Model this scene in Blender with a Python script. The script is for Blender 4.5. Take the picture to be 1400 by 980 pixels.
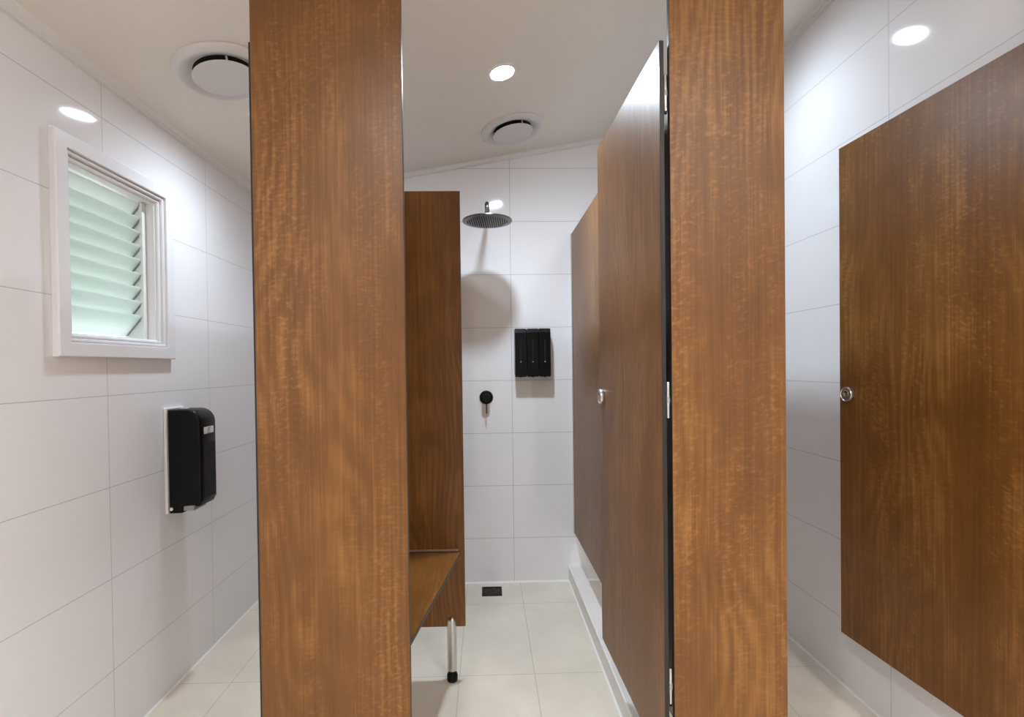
import bpy, bmesh, math, random
from mathutils import Vector, Matrix
random.seed(4)
for o in list(bpy.data.objects): bpy.data.objects.remove(o)
SC = bpy.context.scene
COL = SC.collection

# ------------------------------------------------------------------ camera
H = 1.233                                   # eye height above the floor
cd = bpy.data.cameras.new('camera'); cam = bpy.data.objects.new('camera', cd); COL.objects.link(cam)
SC.camera = cam
cd.sensor_width = 36.0; cd.sensor_fit = 'HORIZONTAL'
cd.lens = 686.4 / 1400 * 36
cd.shift_x = (700 - 682.23) / 1400; cd.shift_y = (509.16 - 490) / 1400
cd.clip_start = 0.02
def look(yaw, pitch, roll):
    f = Vector((math.sin(yaw)*math.cos(pitch), math.cos(yaw)*math.cos(pitch), -math.sin(pitch)))
    r = Vector((math.cos(yaw), -math.sin(yaw), 0)); u = r.cross(f)
    r2 = r*math.cos(roll) + u*math.sin(roll); u2 = -r*math.sin(roll) + u*math.cos(roll)
    return Matrix((r2, u2, -f)).transposed().to_4x4()
cam.matrix_world = Matrix.Translation((0, 0, H)) @ look(0.02534, 0.01182, -0.0128)

# ------------------------------------------------------------------ world, exposure, lamp powers
w = bpy.data.worlds.new('world'); SC.world = w; w.use_nodes = True
bg = w.node_tree.nodes['Background']
bg.inputs[0].default_value = (0.93, 1.0, 1.0, 1); bg.inputs[1].default_value = 2.05
vs = SC.view_settings
vs.view_transform = 'Standard'; vs.look = 'None'; vs.gamma = 1.0; vs.use_curve_mapping = False
vs.exposure = -0.22
LAMP_SHOWER = 1330.0        # radiance of the downlights above the cubicles
LAMP_FRONT = 1350.0         # radiance of the walkway downlights, added fill lamps included
LAMP_COL = (0.81, 0.96, 1.10, 1)
LAMP_COL_FRONT = (0.97, 0.965, 0.965, 1)

# ------------------------------------------------------------------ room measures (metres, camera over the origin)
XL, XR, YB, YF = -1.234, 1.350, 2.855, -1.60
C0, CS = H + 1.170, 0.1767                   # sloping ceiling z = C0 + CS*x
CT = math.atan(CS)
def ceil(x): return C0 + CS*x

# ------------------------------------------------------------------ material helpers
def new_mat(name):
    m = bpy.data.materials.new(name); m.use_nodes = True
    nt = m.node_tree; b = nt.nodes['Principled BSDF']
    return m, nt, b
def plain(name, col, rough=0.5, metal=0.0, spec=0.5, bump=0.0, bscale=200, coat=0.0):
    m, nt, b = new_mat(name)
    b.inputs['Base Color'].default_value = (*col, 1)
    b.inputs['Roughness'].default_value = rough
    b.inputs['Metallic'].default_value = metal
    b.inputs['Specular IOR Level'].default_value = spec
    b.inputs['Coat Weight'].default_value = coat
    n = nt.nodes.new('ShaderNodeTexNoise'); n.inputs['Scale'].default_value = bscale
    g = nt.nodes.new('ShaderNodeNewGeometry'); nt.links.new(g.outputs['Position'], n.inputs['Vector'])
    mr = nt.nodes.new('ShaderNodeMapRange')
    mr.inputs[3].default_value = rough*0.92; mr.inputs[4].default_value = min(1, rough*1.08)
    nt.links.new(n.outputs[0], mr.inputs[0]); nt.links.new(mr.outputs[0], b.inputs['Roughness'])
    if bump:
        bp = nt.nodes.new('ShaderNodeBump'); bp.inputs['Strength'].default_value = bump; bp.inputs['Distance'].default_value = 0.002
        nt.links.new(n.outputs[0], bp.inputs['Height']); nt.links.new(bp.outputs[0], b.inputs['Normal'])
    return m
def math_node(nt, op, a, b=None, c=None, clamp=False):
    n = nt.nodes.new('ShaderNodeMath'); n.operation = op; n.use_clamp = clamp
    for i, v in enumerate((a, b, c)):
        if v is None: continue
        if isinstance(v, (int, float)): n.inputs[i].default_value = v
        else: nt.links.new(v, n.inputs[i])
    return n.outputs[0]
def grout_mask(nt, sep, lines):
    """lines: list of (axis, offset, pitch, half width). Returns a 0..1 mask of the joints"""
    out = None
    for ax, off, pitch, hw in lines:
        v = math_node(nt, 'SUBTRACT', sep.outputs[ax], off - pitch*50 - pitch/2)
        v = math_node(nt, 'MODULO', v, pitch)
        v = math_node(nt, 'SUBTRACT', v, pitch/2)
        v = math_node(nt, 'ABSOLUTE', v)
        v = math_node(nt, 'LESS_THAN', v, hw)
        out = v if out is None else math_node(nt, 'MAXIMUM', out, v)
    return out
def tile_mat(name, lines, col, grout, rough, mottled=0.0, spec=0.5):
    m, nt, b = new_mat(name)
    g = nt.nodes.new('ShaderNodeNewGeometry')
    sep = nt.nodes.new('ShaderNodeSeparateXYZ'); nt.links.new(g.outputs['Position'], sep.inputs[0])
    mix = nt.nodes.new('ShaderNodeMix'); mix.data_type = 'RGBA'
    mix.inputs[6].default_value = (*col, 1); mix.inputs[7].default_value = (*grout, 1)
    if mottled:
        n1 = nt.nodes.new('ShaderNodeTexNoise'); n1.inputs['Scale'].default_value = 3.2; n1.inputs['Detail'].default_value = 7
        n1.inputs['Roughness'].default_value = 0.62
        nt.links.new(g.outputs['Position'], n1.inputs['Vector'])
        r = nt.nodes.new('ShaderNodeValToRGB')
        r.color_ramp.elements[0].position = 0.3; r.color_ramp.elements[0].color = (*[c*(1-mottled) for c in col], 1)
        r.color_ramp.elements[1].position = 0.7; r.color_ramp.elements[1].color = (*[min(1, c*(1+mottled)) for c in col], 1)
        nt.links.new(n1.outputs[0], r.inputs[0]); nt.links.new(r.outputs[0], mix.inputs[6])
    if lines:
        mask = grout_mask(nt, sep, lines)
        nt.links.new(mask, mix.inputs[0])
        rg = math_node(nt, 'MULTIPLY_ADD', mask, 0.6, rough)
        nt.links.new(rg, b.inputs['Roughness'])
    else:
        mix.inputs[0].default_value = 0; b.inputs['Roughness'].default_value = rough
    nt.links.new(mix.outputs[2], b.inputs['Base Color'])
    b.inputs['Specular IOR Level'].default_value = spec
    return m
def wood_mat(name, uax, vax, seed, fleck=1.0, tint=1.0):
    """chestnut laminate; uax runs across the grain, vax along it"""
    m, nt, b = new_mat(name); L = nt.links
    g = nt.nodes.new('ShaderNodeNewGeometry')
    def dot(vec):
        n = nt.nodes.new('ShaderNodeVectorMath'); n.operation = 'DOT_PRODUCT'
        L.new(g.outputs['Position'], n.inputs[0]); n.inputs[1].default_value = vec
        return n.outputs['Value']
    u = math_node(nt, 'ADD', dot(uax), seed*3.17); v = math_node(nt, 'ADD', dot(vax), seed*1.73)
    def noise(su, sv, detail, shear=0.0, rough=0.5, dist=0.0, w=0.0):
        c = nt.nodes.new('ShaderNodeCombineXYZ')
        uu = math_node(nt, 'MULTIPLY', u, su)
        if shear: uu = math_node(nt, 'MULTIPLY_ADD', v, shear, uu)
        L.new(uu, c.inputs[0]); L.new(math_node(nt, 'MULTIPLY', v, sv), c.inputs[1]); c.inputs[2].default_value = w + seed
        n = nt.nodes.new('ShaderNodeTexNoise'); n.inputs['Scale'].default_value = 1.0
        n.inputs['Detail'].default_value = detail; n.inputs['Roughness'].default_value = rough; n.inputs['Distortion'].default_value = dist
        L.new(c.outputs[0], n.inputs['Vector']); return n.outputs[0]
    def rng(val, a, b2, lo=0.0, hi=1.0):
        n = nt.nodes.new('ShaderNodeMapRange'); L.new(val, n.inputs[0])
        n.inputs[1].default_value = a; n.inputs[2].default_value = b2; n.inputs[3].default_value = lo; n.inputs[4].default_value = hi
        return n.outputs[0]
    broad = noise(6.5, 0.7, 3, w=1)
    mott = noise(13, 7.0, 5, dist=0.5, w=2)
    fine = noise(150, 2.2, 4, rough=.6, w=3)
    vfine = noise(420, 14.0, 2, w=4)
    # long soft grain lines that wander across the board
    warp = noise(2.6, 0.8, 2, w=5)
    ph = math_node(nt, 'MULTIPLY_ADD', warp, 26.0, math_node(nt, 'MULTIPLY', u, 40.0))
    saw = math_node(nt, 'ABSOLUTE', math_node(nt, 'SINE', math_node(nt, 'MULTIPLY', ph, 2.4)))
    lines = math_node(nt, 'MULTIPLY', math_node(nt, 'POWER', saw, 2.0), rng(noise(5.0, 0.7, 2, w=6), 0.40, 0.60))
    # fine silvery ripple running askew to the grain
    fl = noise(70, 110, 3, shear=-48, dist=.4, w=7)
    flm = math_node(nt, 'MULTIPLY', rng(fl, 0.50, 0.70), rng(noise(9.0, 1.3, 2, w=8), 0.40, 0.66))
    fl2 = noise(34, 170, 2, shear=30, w=9)
    fl2m = math_node(nt, 'MULTIPLY', rng(fl2, 0.50, 0.72), rng(noise(7.0, 2.2, 2, w=10), 0.42, 0.68))
    t = math_node(nt, 'MULTIPLY', broad, 0.42)
    t = math_node(nt, 'MULTIPLY_ADD', mott, 0.36, t)
    t = math_node(nt, 'MULTIPLY_ADD', fine, 0.50, t)
    t = math_node(nt, 'MULTIPLY_ADD', vfine, 0.16, t)
    t = math_node(nt, 'MULTIPLY_ADD', lines, 0.11, t)
    t = math_node(nt, 'MULTIPLY_ADD', flm, 0.20*fleck, t)
    t = math_node(nt, 'MULTIPLY_ADD', fl2m, 0.10*fleck, t)
    r = nt.nodes.new('ShaderNodeValToRGB'); cr = r.color_ramp
    cr.elements[0].position = 0.47; cr.elements[0].color = (0.100*tint, 0.036*tint, 0.0060*tint, 1)
    cr.elements[1].position = 1.06; cr.elements[1].color = (0.295*tint, 0.133*tint, 0.034*tint, 1)
    e = cr.elements.new(0.76); e.color = (0.170*tint, 0.068*tint, 0.0125*tint, 1)
    L.new(t, r.inputs[0]); L.new(r.outputs[0], b.inputs['Base Color'])
    b.inputs['Roughness'].default_value = 0.38
    b.inputs['Specular IOR Level'].default_value = 0.38
    bp = nt.nodes.new('ShaderNodeBump'); bp.inputs['Strength'].default_value = 0.05; bp.inputs['Distance'].default_value = 0.001
    L.new(fine, bp.inputs['Height']); L.new(bp.outputs[0], b.inputs['Normal'])
    return m
def emit(name, col, strength):
    m = bpy.data.materials.new(name); m.use_nodes = True; nt = m.node_tree
    nt.nodes.clear(); o = nt.nodes.new('ShaderNodeOutputMaterial'); e = nt.nodes.new('ShaderNodeEmission')
    e.inputs[0].default_value = col
    # downlight optics: the beam is strongest straight down and fades towards the sides
    g = nt.nodes.new('ShaderNodeNewGeometry'); d = nt.nodes.new('ShaderNodeVectorMath'); d.operation = 'DOT_PRODUCT'
    nt.links.new(g.outputs['Incoming'], d.inputs[0]); d.inputs[1].default_value = (math.sin(CT), 0, -math.cos(CT))
    c = math_node(nt, 'MAXIMUM', d.outputs['Value'], 0.0)
    c = math_node(nt, 'MULTIPLY_ADD', math_node(nt, 'POWER', c, 1.4), strength*.95, strength*.05)
    nt.links.new(c, e.inputs[1])
    nt.links.new(e.outputs[0], o.inputs[0]); return m

TILE = (0.88, 0.865, 0.88); GROUT = (0.50, 0.485, 0.485)
ZG = H - 0.0788
M = dict(
    tile_left=tile_mat('gloss_tile_left', [(2, ZG, .3, .0011), (1, 1.667, .6, .0011)], TILE, GROUT, .07),
    tile_right=tile_mat('gloss_tile_right', [(2, ZG, .3, .0011), (1, 1.646, .6, .0011)], TILE, GROUT, .07),
    tile_back=tile_mat('gloss_tile_back', [(2, ZG, .3, .0013), (0, .1456, .6, .0013)], TILE, GROUT, .07),
    tile_curb=tile_mat('gloss_tile_curb', [(1, 1.62, .6, .0013)], (.68, .65, .61), GROUT, .07),
    floor=tile_mat('matt_floor_tile', [(0, .178, .3, .0012), (1, 1.994, .6, .0012)], (.76, .685, .58), (.50, .455, .39), .42, .10, .4),
    ceiling=plain('ceiling_paint', (.82, .76, .69), .55, bump=.05, bscale=400),
    paint=plain('white_gloss_paint', (.84, .82, .84), .25),
    cornice=plain('white_cornice_paint', (.80, .775, .76), .4),
    front=plain('front_wall_paint', (.74, .72, .71), .4),
    seal=plain('white_silicone', (.88, .87, .85), .3),
    black=plain('black_core_edge', (.020, .019, .018), .42, spec=.35),
    plastic=plain('black_plastic', (.0045, .0045, .005), .30, spec=.16),
    plastic_matt=plain('matt_black', (.007, .007, .0075), .5, spec=.2),
    greyplastic=plain('grey_plastic', (.32, .32, .33), .4),
    white=plain('white_plastic', (.80, .79, .79), .35),
    vent=plain('vent_white', (.70, .67, .66), .45),
    dark=plain('duct_dark', (.015, .013, .012), .8),
    steel=plain('satin_steel', (.60, .585, .56), .32, metal=1),
    chrome=plain('chrome', (.75, .75, .76), .12, metal=1),
    gun=plain('gunmetal', (.115, .100, .095), .28, metal=1),
    nozzle=plain('nozzle_rubber', (.03, .02, .02), .5),
    alu=plain('aluminium', (.62, .60, .60), .35, metal=1),
    ink=plain('grey_print', (.10, .10, .10), .5),
    louvre_white=plain('louvre_frame_white', (.80, .80, .78), .3),
    lamp=emit('downlight_glow', LAMP_COL, LAMP_SHOWER),
    lamp_left=emit('left_downlight_glow', LAMP_COL, LAMP_SHOWER*.56),
    lamp_right=emit('right_downlight_glow', LAMP_COL, LAMP_SHOWER*.25),
    lamp_front=emit('walkway_and_fill_glow', LAMP_COL_FRONT, LAMP_FRONT),
)
X_, Y_, Z_ = (1, 0, 0), (0, 1, 0), (0, 0, 1)
# frosted louvre glass: light passes, nothing is seen sharply through it
m = bpy.data.materials.new('frosted_glass'); m.use_nodes = True; nt = m.node_tree; nt.nodes.clear()
o_ = nt.nodes.new('ShaderNodeOutputMaterial'); tr = nt.nodes.new('ShaderNodeBsdfTranslucent'); df = nt.nodes.new('ShaderNodeBsdfDiffuse')
gl = nt.nodes.new('ShaderNodeBsdfGlossy'); m1 = nt.nodes.new('ShaderNodeMixShader'); m2 = nt.nodes.new('ShaderNodeMixShader')
tr.inputs[0].default_value = (.90, .945, .92, 1); df.inputs[0].default_value = (.74, .80, .75, 1)
gl.inputs['Roughness'].default_value = .3; m1.inputs[0].default_value = .25; m2.inputs[0].default_value = .06
nz = nt.nodes.new('ShaderNodeTexNoise'); nz.inputs['Scale'].default_value = 60; bpn = nt.nodes.new('ShaderNodeBump'); bpn.inputs['Strength'].default_value = .15
nt.links.new(nz.outputs[0], bpn.inputs['Height'])
for s in (tr, df, gl): nt.links.new(bpn.outputs[0], s.inputs['Normal'])
nt.links.new(tr.outputs[0], m1.inputs[1]); nt.links.new(df.outputs[0], m1.inputs[2])
nt.links.new(m1.outputs[0], m2.inputs[1]); nt.links.new(gl.outputs[0], m2.inputs[2]); nt.links.new(m2.outputs[0], o_.inputs[0])
M['glass'] = m

# ------------------------------------------------------------------ mesh helpers
def link(name, bm, mats, parent=None, loc=None, smooth=False, matrix=None):
    if matrix: bmesh.ops.transform(bm, matrix=matrix, verts=bm.verts)
    bmesh.ops.recalc_face_normals(bm, faces=bm.faces)
    me = bpy.data.meshes.new(name); bm.to_mesh(me); bm.free()
    if not isinstance(mats, (list, tuple)): mats = [mats]
    for mm in mats: me.materials.append(mm)
    if smooth:
        me.polygons.foreach_set('use_smooth', [True]*len(me.polygons))
        me.set_sharp_from_angle(angle=math.radians(35))
    o = bpy.data.objects.new(name, me); COL.objects.link(o)
    if parent: o.parent = parent
    if loc: o.location = loc
    return o
def thing(name, label, cat, loc=(0, 0, 0), group=None, rz=0.0):
    o = bpy.data.objects.new(name, None); COL.objects.link(o)
    o.empty_display_size = .05
    o.location = loc; o.rotation_euler = (0, 0, rz)
    o['label'] = label; o['category'] = cat
    if group: o['group'] = group
    return o
def tag(o, label, cat, group=None):
    o['label'] = label; o['category'] = cat
    if group: o['group'] = group
    return o
def struct(o): o['kind'] = 'structure'; return o
def box(bm, x0, x1, y0, y1, z0, z1, mi=0, bevel=0.0, seg=2):
    r = bmesh.ops.create_cube(bm, size=1)
    vs_ = r['verts']
    bmesh.ops.transform(bm, matrix=Matrix.Translation(((x0+x1)/2, (y0+y1)/2, (z0+z1)/2)) @ Matrix.Diagonal((x1-x0, y1-y0, z1-z0, 1)), verts=vs_)
    fs = {f for v in vs_ for f in v.link_faces}
    for f in fs: f.material_index = mi
    if bevel:
        es = list({e for f in fs for e in f.edges})
        bmesh.ops.bevel(bm, geom=es, offset=bevel, segments=seg, affect='EDGES', profile=.5)
    return vs_
def lathe(bm, prof, seg=48, mi=0, mat=None):
    """prof: (r, z) pairs, turned about z"""
    rings = []
    for r, z in prof:
        if r < 1e-6: rings.append([bm.verts.new((0, 0, z))])
        else: rings.append([bm.verts.new((r*math.cos(2*math.pi*i/seg), r*math.sin(2*math.pi*i/seg), z)) for i in range(seg)])
    fs = []
    for a, b in zip(rings, rings[1:]):
        for i in range(seg):
            j = (i+1) % seg
            if len(a) == 1 and len(b) == 1: continue
            if len(a) == 1: fs.append(bm.faces.new((a[0], b[i], b[j])))
            elif len(b) == 1: fs.append(bm.faces.new((a[i], a[j], b[0])))
            else: fs.append(bm.faces.new((a[i], a[j], b[j], b[i])))
    for f in fs: f.material_index = mi
    if mat: bmesh.ops.transform(bm, matrix=mat, verts=[v for r in rings for v in r])
def prism(bm, pts, axis, a0, a1, mi=0, bevel=0.0):
    """closed outline pts extruded along axis (0,1,2) from a0 to a1; the points give the two other axes in order"""
    def mk(p, a):
        c = list(p); c.insert(axis, a); return bm.verts.new(c)
    A = [mk(p, a0) for p in pts]; B = [mk(p, a1) for p in pts]
    fs = [bm.faces.new(A), bm.faces.new(list(reversed(B)))]
    n = len(pts)
    for i in range(n): fs.append(bm.faces.new((A[i], B[i], B[(i+1) % n], A[(i+1) % n])))
    for f in fs: f.material_index = mi
    if bevel:
        es = [e for f in fs[:2] for e in f.edges]
        bmesh.ops.bevel(bm, geom=es, offset=bevel, segments=2, affect='EDGES')
def tube(bm, pts, r, seg=20, mi=0, caps=True):
    """round tube along a 3-D point list"""
    pts = [Vector(p) for p in pts]; rings = []
    t0 = (pts[1]-pts[0]).normalized(); ref = Vector((1, 0, 0)) if abs(t0.x) < .9 else Vector((0, 1, 0))
    for i, p in enumerate(pts):
        t = ((pts[min(i+1, len(pts)-1)]-pts[max(i-1, 0)])).normalized()
        a = t.cross(ref).normalized(); b = t.cross(a)
        rings.append([bm.verts.new(p + a*r*math.cos(2*math.pi*k/seg) + b*r*math.sin(2*math.pi*k/seg)) for k in range(seg)])
    for A, B in zip(rings, rings[1:]):
        for k in range(seg): bm.faces.new((A[k], A[(k+1) % seg], B[(k+1) % seg], B[k])).material_index = mi
    if caps:
        bm.faces.new(rings[0]).material_index = mi; bm.faces.new(list(reversed(rings[-1]))).material_index = mi
def arc(cx, cy, r, a0, a1, n=8):
    return [(cx + r*math.cos(math.radians(a0+(a1-a0)*i/n)), cy + r*math.sin(math.radians(a0+(a1-a0)*i/n))) for i in range(n+1)]
def rrect(x0, x1, y0, y1, r, n=5):
    return arc(x1-r, y1-r, r, 0, 90, n)+arc(x0+r, y1-r, r, 90, 180, n)+arc(x0+r, y0+r, r, 180, 270, n)+arc(x1-r, y0+r, r, 270, 360, n)

# ------------------------------------------------------------------ room shell
T = 0.15
bm = bmesh.new(); box(bm, XL-T, XR+T, YF-T, YB+T, -.12, 0); struct(link('floor', bm, M['floor']))
bm = bmesh.new()
xa, xb = XL-T, XR+T
prism(bm, [(xa, ceil(xa)), (xb, ceil(xb)), (xb, ceil(xb)+.12), (xa, ceil(xa)+.12)], 1, YF-T, YB+T)
struct(link('ceiling', bm, M['ceiling']))
# window opening in the left wall
WY0, WY1, WZ0, WZ1 = 1.463, 2.000, H+.045, H+.700      # outside of the architrave
WM = .072                                              # architrave width
OY0, OY1, OZ0, OZ1 = WY0+WM, WY1-WM, WZ0+WM, WZ1-WM
bm = bmesh.new(); zt = ceil(XL)+.02
g_ = .018
for a in ((YF-T, OY0-g_, 0, zt), (OY1+g_, YB+T, 0, zt), (OY0-g_, OY1+g_, 0, OZ0-g_), (OY0-g_, OY1+g_, OZ1+g_, zt)):
    box(bm, XL-T, XL, a[0], a[1], a[2], a[3])
struct(link('wall_left', bm, M['tile_left']))
bm = bmesh.new(); box(bm, XR, XR+T, YF-T, YB+T, 0, ceil(XR)+.02); struct(link('wall_right', bm, M['tile_right']))
bm = bmesh.new()
prism(bm, [(XL, 0), (XR, 0), (XR, ceil(XR)+.01), (XL, ceil(XL)+.01)], 1, YB, YB+T); struct(link('wall_back', bm, M['tile_back']))
bm = bmesh.new()
prism(bm, [(XL, 0), (XR, 0), (XR, ceil(XR)+.01), (XL, ceil(XL)+.01)], 1, YF-T, YF); struct(link('wall_front', bm, M['front']))
# cornice strips
def cornice(name, pts, axis, a0, a1):
    bm = bmesh.new(); prism(bm, pts, axis, a0, a1); return struct(link(name, bm, M['cornice']))
zc = ceil(XL)
cornice('trim_1', [(XL, zc-.022), (XL+.015, zc-.022), (XL+.017, zc-.019), (XL+.017, zc-.010), (XL+.030, zc+CS*.03-.004), (XL+.034, zc+CS*.034+.003), (XL, zc+.004)], 1, YF, YB)
zc = ceil(XR)
cornice('trim_2', [(XR, zc-.026), (XR-.015, zc-.026), (XR-.017, zc-.023), (XR-.017, zc-.014), (XR-.030, zc-CS*.03-.008), (XR-.034, zc-CS*.034+.003), (XR, zc+.004)], 1, YF, YB)
bm = bmesh.new()
prism(bm, [(XL, ceil(XL)-.026), (XR, ceil(XR)-.026), (XR, ceil(XR)+.004), (XL, ceil(XL)+.004)], 1, YB-.014, YB, bevel=.003)
struct(link('trim_3', bm, M['cornice']))
# white sealant beads along the floor
s = .006
bm = bmesh.new(); prism(bm, [(XL, 0), (XL+s, 0), (XL+s*.35, s*.45), (XL, s)], 1, YF, YB); struct(link('trim_4', bm, M['seal']))
bm = bmesh.new(); prism(bm, [(XR, 0), (XR-s, 0), (XR-s*.35, s*.45), (XR, s)], 1, YF, YB); struct(link('trim_5', bm, M['seal']))
bm = bmesh.new(); prism(bm, [(YB, 0), (YB-s*1.5, 0), (YB-s*.45, s*.45), (YB, s)], 0, XL, XR); struct(link('trim_6', bm, M['seal']))

# ------------------------------------------------------------------ louvre window
win = bpy.data.objects.new('window_1', None); COL.objects.link(win); struct(win)
win['label'] = 'small white framed louvre window with frosted glass blades in the left wall'
def frame_sweep(bm, prof):
    """prof: (inset from outer edge, stand-off from the wall) mitred round the opening"""
    rings = []
    for wi, d in prof:
        x = XL + d
        rings.append([bm.verts.new((x, y, z)) for y, z in ((WY0+wi, WZ0+wi), (WY1-wi, WZ0+wi), (WY1-wi, WZ1-wi), (WY0+wi, WZ1-wi))])
    for a, b in zip(rings, rings[1:]):
        for i in range(4): bm.faces.new((a[i], a[(i+1) % 4], b[(i+1) % 4], b[i]))
    a, b = rings[-1], rings[0]
    for i in range(4): bm.faces.new((a[i], a[(i+1) % 4], b[(i+1) % 4], b[i]))
bm = bmesh.new()
frame_sweep(bm, [(0, .0005), (0, .017), (.003, .020), (.041, .020), (.043, .0185), (.043, .009), (.0445, .0075), (.048, .0125), (.0525, .0125), (.0555, .009),
                 (.0555, -.001), (.057, -.002), (.0605, .003), (.0645, .003), (.067, -.001), (.067, -.008), (.069, -.009), (.072, -.010), (.072, -.013), (.057, -.013), (.056, .0005)])
link('architrave', bm, M['paint'], win)
bm = bmesh.new(); RX = XL - .145; t = .007
box(bm, RX, XL-.0135, OY0-t, OY0, OZ0-t, OZ1+t); box(bm, RX, XL-.0135, OY1, OY1+t, OZ0-t, OZ1+t)
box(bm, RX, XL-.0135, OY0, OY1, OZ0-t, OZ0); box(bm, RX, XL-.0135, OY0, OY1, OZ1, OZ1+t)
link('reveal_lining', bm, M['paint'], win)
CHX0, CHX1 = XL-.115, XL-.038
for ya, yb, side in ((OY1-.022, OY1-.0005, 1), (OY0+.0005, OY0+.022, -1)):
    bm = bmesh.new()
    yi = ya if side > 0 else yb
    box(bm, CHX1-.012, CHX1, ya, yb, OZ0+.0005, OZ1-.0005, bevel=.0015)
    box(bm, CHX0, CHX1-.012, (ya+.008 if side > 0 else ya), (yb if side > 0 else yb-.008), OZ0+.0005, OZ1-.0005)
    ch = link('louvre_channel', bm, M['louvre_white'], win)
NB = 9; pitch = .0520; z_first = OZ1 - .006
bl_w = .062; bl_h = .073
for k in range(NB):
    zi = z_first - k*pitch
    xi, xo = XL-.046, XL-.046-bl_w
    d = Vector((xo-xi, 0, -bl_h)).normalized(); n = Vector((-d.z, 0, d.x))*.0028
    a = Vector((xi, 0, zi)); b = Vector((xo, 0, zi-bl_h))
    bm = bmesh.new()
    prism(bm, [(q.x, q.z) for q in (a-n, b-n, b+n, a+n)], 1, OY0+.014, OY1-.0225)
    link('louvre_blade', bm, M['glass'], win)
    # end clip that carries the blade
    bm = bmesh.new()
    n2 = n.normalized()*.0045
    c0 = a + d*.004; c1 = b - d*.002
    prism(bm, [(q.x, q.z) for q in (c0-n2, c1-n2, c1+n2, c0+n2)], 1, OY1-.0225, OY1-.0135)
    lathe(bm, [(0, -.004), (.006, -.004), (.006, .004), (0, .004)], 14, mat=Matrix.Translation((a.x-.006, OY1-.019, a.z-.008)) @ Matrix.Rotation(math.pi/2, 4, 'X'))
    link('blade_clip', bm, M['plastic_matt'] if k % 1 else M['greyplastic'], win)

# ------------------------------------------------------------------ cubicle panels and doors
EDGE = M['black']
def panel_mesh(bm, x0, x1, y0, y1, z0, z1, thin):
    """13 mm board with a black core: faces material 0, edges material 1; thin = axis of the thickness"""
    vs_ = box(bm, x0, x1, y0, y1, z0, z1, 1)
    for f in {f for v in vs_ for f in v.link_faces}:
        f.normal_update()
        if abs(f.normal[thin]) > .9: f.material_index = 0
    es = list({e for v in vs_ for e in v.link_edges})
    bmesh.ops.bevel(bm, geom=es, offset=.0009, segments=1, affect='EDGES', material=1)
TH = .013
P0 = 1.150                                          # front of the pilasters
PZ0, PZ1 = .277, H+.748
wood_pl = wood_mat('laminate_left_pilaster', X_, Z_, 1.0, 1.0, .88)
wood_pr = wood_mat('laminate_right_pilaster', X_, Z_, 2.3, 1.0, .97)
wood_d1 = wood_mat('laminate_shower_door', Y_, Z_, 3.9, .5)
wood_d2 = wood_mat('laminate_right_door', Y_, Z_, 5.2, .9)
wood_sc = wood_mat('laminate_screen', X_, Z_, 6.6, .4)
wood_pt = wood_mat('laminate_partition', Y_, Z_, 7.1, .4)
wood_be = wood_mat('laminate_bench', X_, Y_, 8.8, .8, 1.35)  # lighter tint stands in for stronger lamp light on the seat

def pilaster(x0, x1, mat, label, group='tall fixed panels between the doorways'):
    t = thing('cubicle_pilaster', label, 'partition panel', ((x0+x1)/2, P0+TH/2, 0), group)
    bm = bmesh.new(); cx = (x0+x1)/2
    panel_mesh(bm, x0-cx, x1-cx, -TH/2, TH/2, .10, 2.16, 1)
    link('panel', bm, [mat, EDGE], t)
    for s_ in (-1, 1):
        bm = bmesh.new()
        lx = s_*((x1-x0)/2-.06)
        lathe(bm, [(0, .016), (.0165, .016), (.0185, .02), (.0185, .135), (.014, .147), (0, .15)], 24, mat=Matrix.Translation((lx, 0, 0)))
        lg = link('leg', bm, M['steel'], t, smooth=True)
        bm = bmesh.new(); lathe(bm, [(0, 0), (.02, 0), (.021, .006), (.018, .016), (0, .016)], 24, mat=Matrix.Translation((lx, 0, 0)))
        link('rubber_foot', bm, M['plastic'], lg, smooth=True)
    return t
pilaster(-.5215, -.183, wood_pl, 'tall brown wood-grain fixed panel left of the shower doorway, the wider of the two')
pilaster(.4285, .6965, wood_pr, 'narrower tall brown wood-grain fixed panel right of the shower doorway, beside the hinges')

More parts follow.
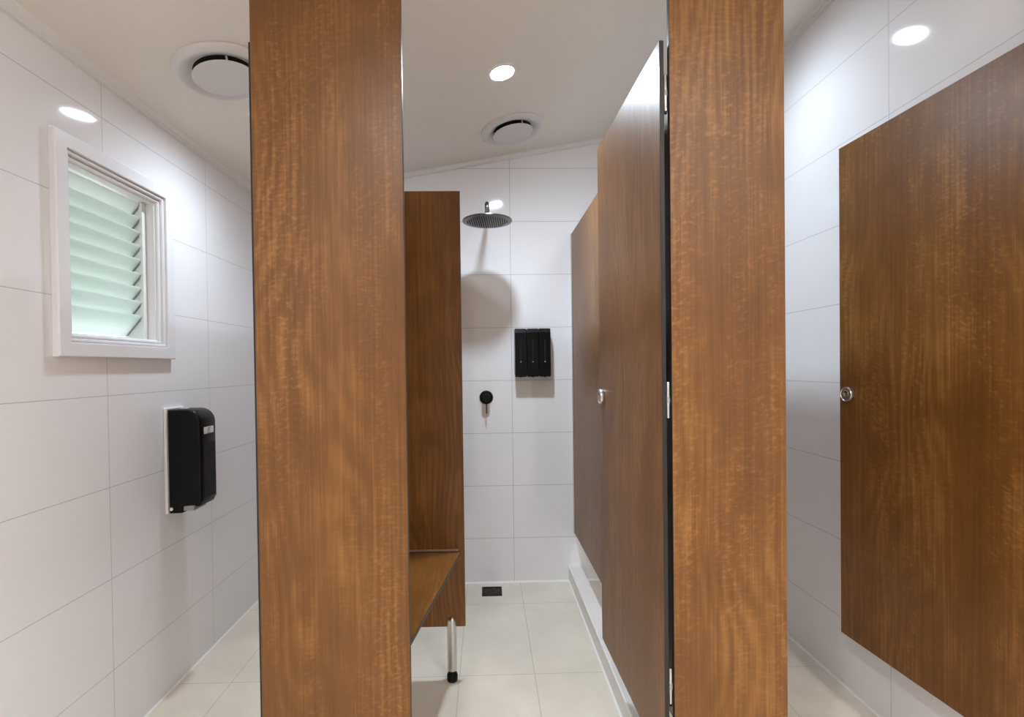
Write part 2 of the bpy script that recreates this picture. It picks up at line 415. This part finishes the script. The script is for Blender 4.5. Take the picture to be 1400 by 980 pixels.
def hinge(parent, z, x, y):
    bm = bmesh.new(); r = .0044
    lathe(bm, [(0, -.042), (r*.8, -.042), (r, -.040), (r, -.004)], 18)
    lathe(bm, [(r, .004), (r, .040), (r*.8, .042), (0, .042)], 18)
    hg = link('hinge', bm, M['steel'], parent, loc=(x, y, z), smooth=True)
    bm = bmesh.new(); lathe(bm, [(0, -.0065), (r*1.12, -.0065), (r*1.12, .0065), (0, .0065)], 18)
    link('collar', bm, M['greyplastic'], hg, smooth=True)
    bm = bmesh.new(); lathe(bm, [(0, -.047), (r*.75, -.047), (r*.75, -.042), (0, -.042)], 18)
    link('end_cap', bm, M['plastic'], hg, smooth=True)
    return hg
def lock(parent, x, y, z):
    """round steel snib on the -x face"""
    rot = Matrix.Translation((x, y, z)) @ Matrix.Rotation(-math.pi/2, 4, 'Y')
    bm = bmesh.new()
    lathe(bm, [(.0250, 0), (.0255, .002), (.0255, .0100), (.0243, .0120), (.0225, .0120), (.0217, .0112), (.0212, .0102), (0, .0102)], 44, mat=rot)
    lk = link('lock_rose', bm, M['steel'], parent, smooth=True)
    bm = bmesh.new()
    lathe(bm, [(.0105, .0103), (.0105, .0112), (.0095, .0118), (0, .0118)], 30, mat=rot @ Matrix.Translation((.003, 0, 0)))
    kn = link('turn_knob', bm, M['alu'], lk, smooth=True)
    bm = bmesh.new()
    o1 = arc(0, 0, .0078, 20, 160, 8); i1 = arc(0, 0, .0052, 20, 160, 8)
    prism(bm, o1 + list(reversed(i1)), 2, .0113, .0124)
    bmesh.ops.transform(bm, matrix=rot @ Matrix.Translation((.003, 0, 0)) @ Matrix.Rotation(-math.pi/2, 4, 'Z'), verts=bm.verts)
    link('slot', bm, M['plastic'], lk)
    return lk
DW = .583
def door(loc, rz, mat, label, lock_z=None, thick=.0105, hx=.0125, hinges=True, width=DW):
    t = thing('cubicle_door', label, 'door', (loc[0], loc[1], 0), 'cubicle doors standing open', rz)
    bm = bmesh.new(); panel_mesh(bm, 0, thick, 0, width, PZ0, PZ1, 0)
    link('door_leaf', bm, [mat, EDGE], t)
    if hinges:
        for z in (H+.628, H-.083, H-.755): hinge(t, z, thick+.0047, .0035)
    if lock_z: lock(t, -.0002, width-.040, lock_z)
    return t
door((.4085, 1.157), math.radians(1.4), wood_d1, 'open brown shower door swung inward, hinged on the narrower fixed panel, steel lock at its far edge', H-.106)
door((1.277, 1.157), math.radians(3.05), wood_d2, 'large open brown door at the right in front of the right tiled wall, round steel lock', H-.111)
door((-.5335, 1.168), 0, wood_d1, 'open door seen only as a dark edge along the left side of the wide fixed panel', None, .0125)
# the outer fixed panel that carries the right-hand door
bm = bmesh.new(); panel_mesh(bm, 1.2975, XR, P0, P0+TH, 0, 2.16, 1)
tag(link('cubicle_pilaster', bm, [wood_pr, EDGE]), 'narrow brown fixed panel against the right wall, carrying the right door', 'partition panel', 'tall fixed panels between the doorways')

# partitions running back to the rear wall
def partition(x, label, trim):
    t = thing('cubicle_partition', label, 'partition panel', (x, 2.0, 0), 'partitions running back to the tiled rear wall')
    bm = bmesh.new(); panel_mesh(bm, -.006, .006, P0+TH-2.0, YB-.004-2.0, PZ0, PZ1, 0)
    link('panel', bm, [wood_pt, EDGE], t)
    bm = bmesh.new()
    for a, b in ((-.0095, -.0062), (.0062, .0095)): box(bm, a, b, YB-.022-2.0, YB-.0005-2.0, PZ0, PZ1, bevel=.0005)
    box(bm, -.0095, .0095, YB-.0035-2.0, YB-.0005-2.0, PZ0, PZ1)
    link('wall_channel', bm, M['alu'], t)
    return t
partition(.4985, 'brown partition behind the open shower door, meeting the tiled back wall', True)
partition(-.484, 'brown partition between the left cubicle and the shower, behind the bench', True)

# ------------------------------------------------------------------ shower screen with leg, and the corner bench
SY = 1.9615
t = thing('privacy_screen', 'dark brown screen panel standing on a steel leg between bench and shower', 'partition panel', (-.285, SY+.0065, 0))
bm = bmesh.new(); panel_mesh(bm, -.4775+.285, -.0945+.285, -.0065, .0065, H-1.017, H+.684, 1); link('panel', bm, [wood_sc, EDGE], t)
bm = bmesh.new(); LX = -.149+.285
lathe(bm, [(0, .040), (.0150, .040), (.0185, .044), (.0185, H-1.000), (.0172, H-.990), (.0125, H-.982), (.006, H-.9785), (0, H-.978)], 32, mat=Matrix.Translation((LX, 0, 0)))
lg = link('leg', bm, M['steel'], t, smooth=True)
bm = bmesh.new()
lathe(bm, [(0, 0), (.0185, 0), (.0212, .004), (.0215, .022), (.0195, .029), (.0150, .034), (.0140, .040), (0, .040)], 32, mat=Matrix.Translation((LX, 0, 0)))
link('rubber_foot', bm, M['plastic'], lg, smooth=True)

BZ = H-.722
t = thing('corner_bench', 'wood-grain wall bench with a slanting front edge, fixed against the dark screen', 'bench', (-.30, 1.6, 0))
bm = bmesh.new()
outline = [(-.4775, 1.172), (-.232, 1.172), (-.1085, SY-.002), (-.4775, SY-.002)]
outline = [(x+.30, y-1.6) for x, y in outline]
A = [bm.verts.new((x, y, BZ-.013)) for x, y in outline]; B = [bm.verts.new((x, y, BZ)) for x, y in outline]
f0 = bm.faces.new(list(reversed(A))); f1 = bm.faces.new(B); f0.material_index = f1.material_index = 0
for i in range(4): bm.faces.new((A[i], A[(i+1) % 4], B[(i+1) % 4], B[i])).material_index = 1
bmesh.ops.bevel(bm, geom=bm.edges[:], offset=.0009, segments=1, affect='EDGES', material=1)
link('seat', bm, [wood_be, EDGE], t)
bm = bmesh.new()
box(bm, -.47+.30, -.117+.30, SY-.0045-1.6, SY-.0005-1.6, BZ+.003, BZ+.011, bevel=.0006)
box(bm, -.47+.30, -.117+.30, SY-.0045-1.6, SY-.0005-1.6, BZ-.030, BZ-.0135, bevel=.0006)
link('fixing_angle', bm, M['alu'], t)

# ------------------------------------------------------------------ tiled curb
t = thing('shower_curb', 'low tiled curb on the floor below the open shower door', 'curb', (.4955, 2.0, 0))
bm = bmesh.new(); box(bm, .460-.4955, .531-.4955, P0+.02-2.0, YB-2.0, 0, .083); link('curb_body', bm, M['tile_curb'], t)
bm = bmesh.new(); box(bm, .4585-.4955, .4635-.4955, P0+.02-2.0, YB-.0005-2.0, .079, .0845, bevel=.0008); link('edge_trim', bm, M['seal'], t)
bm = bmesh.new(); x = .460-.4955; prism(bm, [(x, 0), (x-.007, 0), (x-.0025, .003), (x, .006)], 1, P0+.02-2.0, YB-.002-2.0); link('sealant', bm, M['seal'], t)

# ------------------------------------------------------------------ shower rose and arm
HX, HY, HZ = .0145, 2.50, H+.718
t = thing('rain_shower', 'round dark metal rain shower head on a wall arm', 'shower head', (HX, YB, HZ))
dy = HY-YB
bm = bmesh.new()
lathe(bm, [(0, .0005), (.115, .0005), (.1225, .0015), (.1235, .004), (.1225, .007), (.06, .011), (.022, .014), (.0, .014)], 64, mat=Matrix.Translation((0, dy, 0)))
rose = link('rose', bm, M['gun'], t, smooth=True)
bm = bmesh.new()
s_ = .0125; rr = .100
for i in range(-8, 9):
    for j in range(-8, 9):
        x = i*s_ + (.5*s_ if j % 2 else 0); y = j*s_*.87
        c, q = math.cos(.45), math.sin(.45); xr, yr = c*x-q*y, q*x+c*y
        if math.hypot(xr, yr) < rr:
            lathe(bm, [(.0031, .0006), (.0027, -.0022), (0, -.0026)], 8, mat=Matrix.Translation((xr, dy+yr, 0)))
link('nozzles', bm, M['nozzle'], rose)['kind'] = 'stuff'
bm = bmesh.new()
pts = [(0, dy, .018), (0, dy, .062)] + [(0, dy+.030-.030*math.cos(a), .068+.030*math.sin(a)) for a in [math.pi/2*i/10 for i in range(11)]] + [(0, dy+.12, .098), (0, -.004, .098)]
tube(bm, pts, .0112, 24); link('arm', bm, M['gun'], t, smooth=True)
bm = bmesh.new(); lathe(bm, [(0, .012), (.0135, .012), (.0145, .014), (.0145, .026), (.0120, .030), (0, .030)], 28, mat=Matrix.Translation((0, dy, 0))); link('swivel_joint', bm, M['gun'], t, smooth=True)
bm = bmesh.new(); lathe(bm, [(0, .0005), (.028, .0005), (.028, .006), (.024, .010), (.012, .011), (0, .011)], 32, mat=Matrix.Translation((0, 0, .098)) @ Matrix.Rotation(math.pi/2, 4, 'X')); link('wall_flange', bm, M['gun'], t, smooth=True)

# ------------------------------------------------------------------ mixer tap
t = thing('shower_mixer', 'round matt black shower mixer tap with a thin pin lever', 'tap', (-.002, YB, H-.174))
R90 = Matrix.Rotation(math.pi/2, 4, 'X')
bm = bmesh.new(); lathe(bm, [(0, .0005), (.0385, .0005), (.0385, .005), (.036, .0065), (0, .0065)], 48, mat=R90); link('backplate', bm, M['plastic_matt'], t, smooth=True)
bm = bmesh.new(); lathe(bm, [(0, .006), (.0222, .006), (.0222, .052), (.020, .0545), (0, .0545)], 40, mat=R90); link('mixer_body', bm, M['plastic_matt'], t, smooth=True)
bm = bmesh.new(); tube(bm, [(0.001, -.044, -.020), (0.001, -.044, -.088)], .0030, 14); link('pin_lever', bm, M['plastic_matt'], t, smooth=True)

# ------------------------------------------------------------------ three soap dispensers
lab = ['left of the three slim black soap dispensers, nearest the shower mixer tap', 'middle one of the three slim black soap dispensers on the back wall',
       'right of the three slim black soap dispensers, nearest the brown partition']
for k in range(3):
    cx = .1925 + k*.0672
    t = thing('soap_dispenser', lab[k], 'soap dispenser', (cx, YB, H-.059), 'slim black soap dispensers on the back wall')
    Wd, Hd = .0316, .268
    bm = bmesh.new()
    prism(bm, [(-.0005, .012), (-.060, 0), (-.072, 0), (-.078, .006), (-.080, .03), (-.080, Hd-.022), (-.074, Hd-.004), (-.070, Hd), (-.0005, Hd)], 0, -Wd, Wd, bevel=.0022)
    link('body', bm, M['plastic'], t)
    bm = bmesh.new()
    prism(bm, rrect(-.0030, .0030, .092, .205, .0029, 4), 1, -.0808, -.0798)
    link('level_slot', bm, M['dark'], t)
    bm = bmesh.new(); lathe(bm, [(0, .0797), (.0042, .0797), (.0042, .0805), (.003, .0812), (0, .0812)], 20, mat=Matrix.Translation((0, 0, .084)) @ R90)
    link('push_dot', bm, M['greyplastic'], t, smooth=True)
    bm = bmesh.new(); lathe(bm, [(0, -.0025), (.006, -.0025), (.007, 0.003), (0, .003)], 16, mat=Matrix.Translation((0, -.064, .0)))
    link('spout', bm, M['plastic'], t, smooth=True)

# ------------------------------------------------------------------ wall dispenser in the left cubicle
DY0, DY1 = 1.945, 2.058; DZ = H-.545
t = thing('wall_dispenser', 'large black wall dispenser on a white backplate below the window', 'dispenser', (XL, (DY0+DY1)/2, DZ))
hw = (DY1-DY0)/2
bm = bmesh.new(); box(bm, .0005, .012, -hw-.002, hw+.002, -.004, .402, bevel=.003); link('backplate', bm, M['white'], t)
DD = .139
bm = bmesh.new()
prof = [(.0125, 0), (.062, 0), (.062, .024), (.075, .024), (.112, .038), (.118, .040), (DD, .052)] + arc(DD-.052, .345, .052, 0, 90, 10) + [(.045, .3995), (.0125, .396)]
# arc is in (depth, height)
prof = [(.0125, 0), (.064, 0), (.066, .022), (.108, .030), (.112, .020), (.128, .024), (DD, .045)] + arc(DD-.054, .342, .054, 0, 85, 10) + [(.0125, .396)]
A = [bm.verts.new((d, -hw, z)) for d, z in prof]; B = [bm.verts.new((d, hw, z)) for d, z in prof]
fa = bm.faces.new(A); fb = bm.faces.new(list(reversed(B))); n = len(prof)
for i in range(n): bm.faces.new((A[i], B[i], B[(i+1) % n], A[(i+1) % n]))
bm.normal_update()
es = [e for f in (fa, fb) for e in f.edges if min(v.co.x for v in e.verts) > .05 or max(v.co.z for v in e.verts) > .39]
bmesh.ops.bevel(bm, geom=es, offset=.011, segments=4, affect='EDGES', profile=.5)
cover = link('cover', bm, M['plastic'], t, smooth=True)
bm = bmesh.new(); box(bm, DD-.004, DD+.0014, -hw+.016, hw-.014, .05, .262, bevel=.001); link('front_panel', bm, M['plastic_matt'], t)
bm = bmesh.new(); box(bm, DD+.0012, DD+.0022, hw-.034, hw-.022, .050, .085); link('front_slot', bm, M['dark'], t)
bm = bmesh.new()
prism(bm, rrect(-.034, .034, .298, .325, .004), 0, DD-.002, DD+.0008)
stk = link('sticker', bm, M['white'], t)
bm = bmesh.new()
ring = arc(-.002, .314, .0072, 60, 330, 12) + list(reversed(arc(-.002, .314, .0050, 60, 330, 12)))
prism(bm, ring, 0, DD+.0006, DD+.0012)
prism(bm, [(-.001, .311), (.002, .311), (.010, .323), (.007, .323)], 0, DD+.0006, DD+.0012)
box(bm, DD+.0006, DD+.0012, -.012, .012, .3005, .3025)
link('printed_mark', bm, M['ink'], stk)
bm = bmesh.new(); lathe(bm, [(0, 0), (.0065, 0), (.0065, .002), (0, .003)], 20, mat=Matrix.Translation((.024, -hw, .016)) @ Matrix.Rotation(math.pi/2, 4, 'X')); link('side_button', bm, M['white'], t, smooth=True)
bm = bmesh.new(); box(bm, .064, .104, -hw+.008, hw-.02, .006, .026, bevel=.002); link('outlet_lever', bm, M['greyplastic'], t)
bm = bmesh.new(); prism(bm, rrect(.030, .062, -.012, .012, .006), 2, .394, .4000); link('top_lock', bm, M['white'], t)

# ------------------------------------------------------------------ floor waste
t = thing('floor_drain', 'square black floor drain grate near the back wall', 'drain', (.0155, 2.7385, 0))
bm = bmesh.new(); q = .0545
for a in ((-q, q, -q, -q+.009), (-q, q, q-.009, q), (-q, -q+.009, -q+.009, q-.009), (q-.009, q, -q+.009, q-.009)): box(bm, a[0], a[1], a[2], a[3], .0004, .004)
link('frame', bm, M['plastic'], t)
bm = bmesh.new(); box(bm, -q+.009, q-.009, -q+.009, q-.009, .0004, .0015); link('sump', bm, M['dark'], t)
bm = bmesh.new()
for r in (.012, .024, .036):
    for s0 in range(0, 360, 60):
        a0 = s0 + r*1500
        o1 = arc(0, 0, r+.0035, a0, a0+46, 6); i1 = arc(0, 0, r-.0015, a0, a0+46, 6)
        prism(bm, o1+list(reversed(i1)), 2, .0015, .0036)
link('swirl_grate', bm, M['gun'], t)

# ------------------------------------------------------------------ ceiling vents
def on_ceiling(x, y): return Matrix.Translation((x, y, ceil(x))) @ Matrix.Rotation(-CT, 4, 'Y')
def vent(x, y, label):
    t = thing('ceiling_vent', label, 'ceiling vent', (0, 0, 0), 'round white ceiling vents')
    t.matrix_world = on_ceiling(x, y)
    bm = bmesh.new()
    lathe(bm, [(.160, -.0005), (.160, -.005), (.158, -.008), (.150, -.013), (.142, -.0165), (.138, -.0172), (.134, -.0165), (.118, -.011), (.106, -.0045), (.101, -.0022), (.097, -.0022), (.097, -.0006)], 72)
    link('flange_ring', bm, M['vent'], t, smooth=True)
    bm = bmesh.new(); lathe(bm, [(.1025, -.0008), (.1025, -.0016), (0, -.0016)], 48); link('duct_opening', bm, M['dark'], t)
    bm = bmesh.new(); lathe(bm, [(0, -.019), (.098, -.019), (.1012, -.0205), (.102, -.023), (.100, -.0255), (.0, -.027)], 72); link('centre_disc', bm, M['vent'], t, smooth=True)
    for k in range(3):
        a = math.radians(60+120*k)
        bm = bmesh.new(); tube(bm, [(.090*math.cos(a), .090*math.sin(a), -.0016), (.090*math.cos(a), .090*math.sin(a), -.0202)], .0035, 10); link('spacer_post', bm, M['vent'], t, smooth=True)
    return t
vent(.146, 2.545, 'smaller-looking round white ceiling vent above the shower, behind the downlight')
vent(-.878, 1.747, 'round white ceiling vent above the left cubicle, cut off by the wide brown panel')

# ------------------------------------------------------------------ downlights
def downlight(x, y, label, mat):
    t = thing('downlight', label, 'ceiling light', (0, 0, 0), 'round recessed ceiling downlights')
    t.matrix_world = on_ceiling(x, y)
    bm = bmesh.new(); lathe(bm, [(.056, -.0004), (.056, -.003), (.053, -.0045), (.0485, -.004), (.0475, -.0026), (.0475, -.0006)], 48); link('trim_ring', bm, M['white'], t, smooth=True)
    bm = bmesh.new(); lathe(bm, [(.0472, -.0010), (.0472, -.0030), (0, -.0032)], 48); link('diffuser', bm, mat, t, smooth=True)
    return t
downlight(.079, 2.035, 'bright round downlight in the ceiling above the shower', M['lamp'])
downlight(-.875, 2.03, 'downlight over the left cubicle, seen mirrored in the left wall tiles', M['lamp_left'])
downlight(.945, 2.03, 'downlight over the right cubicle, seen mirrored in the right wall tiles', M['lamp_right'])
downlight(-.34, 0.0, 'walkway downlight before the doors, left of the middle', M['lamp_front'])
downlight(1.0, -.25, 'walkway downlight before the doors, towards the right wall', M['lamp_front'])
downlight(-.92, -1.0, 'added unseen fill lamp behind the viewpoint, near the left wall', M['lamp_front'])  # added for fill; set where panels hide its tile reflection
downlight(1.2, -1.05, 'added unseen fill lamp behind the viewpoint, near the right wall', M['lamp_front'])  # second added fill lamp, its mirror image kept behind the partition
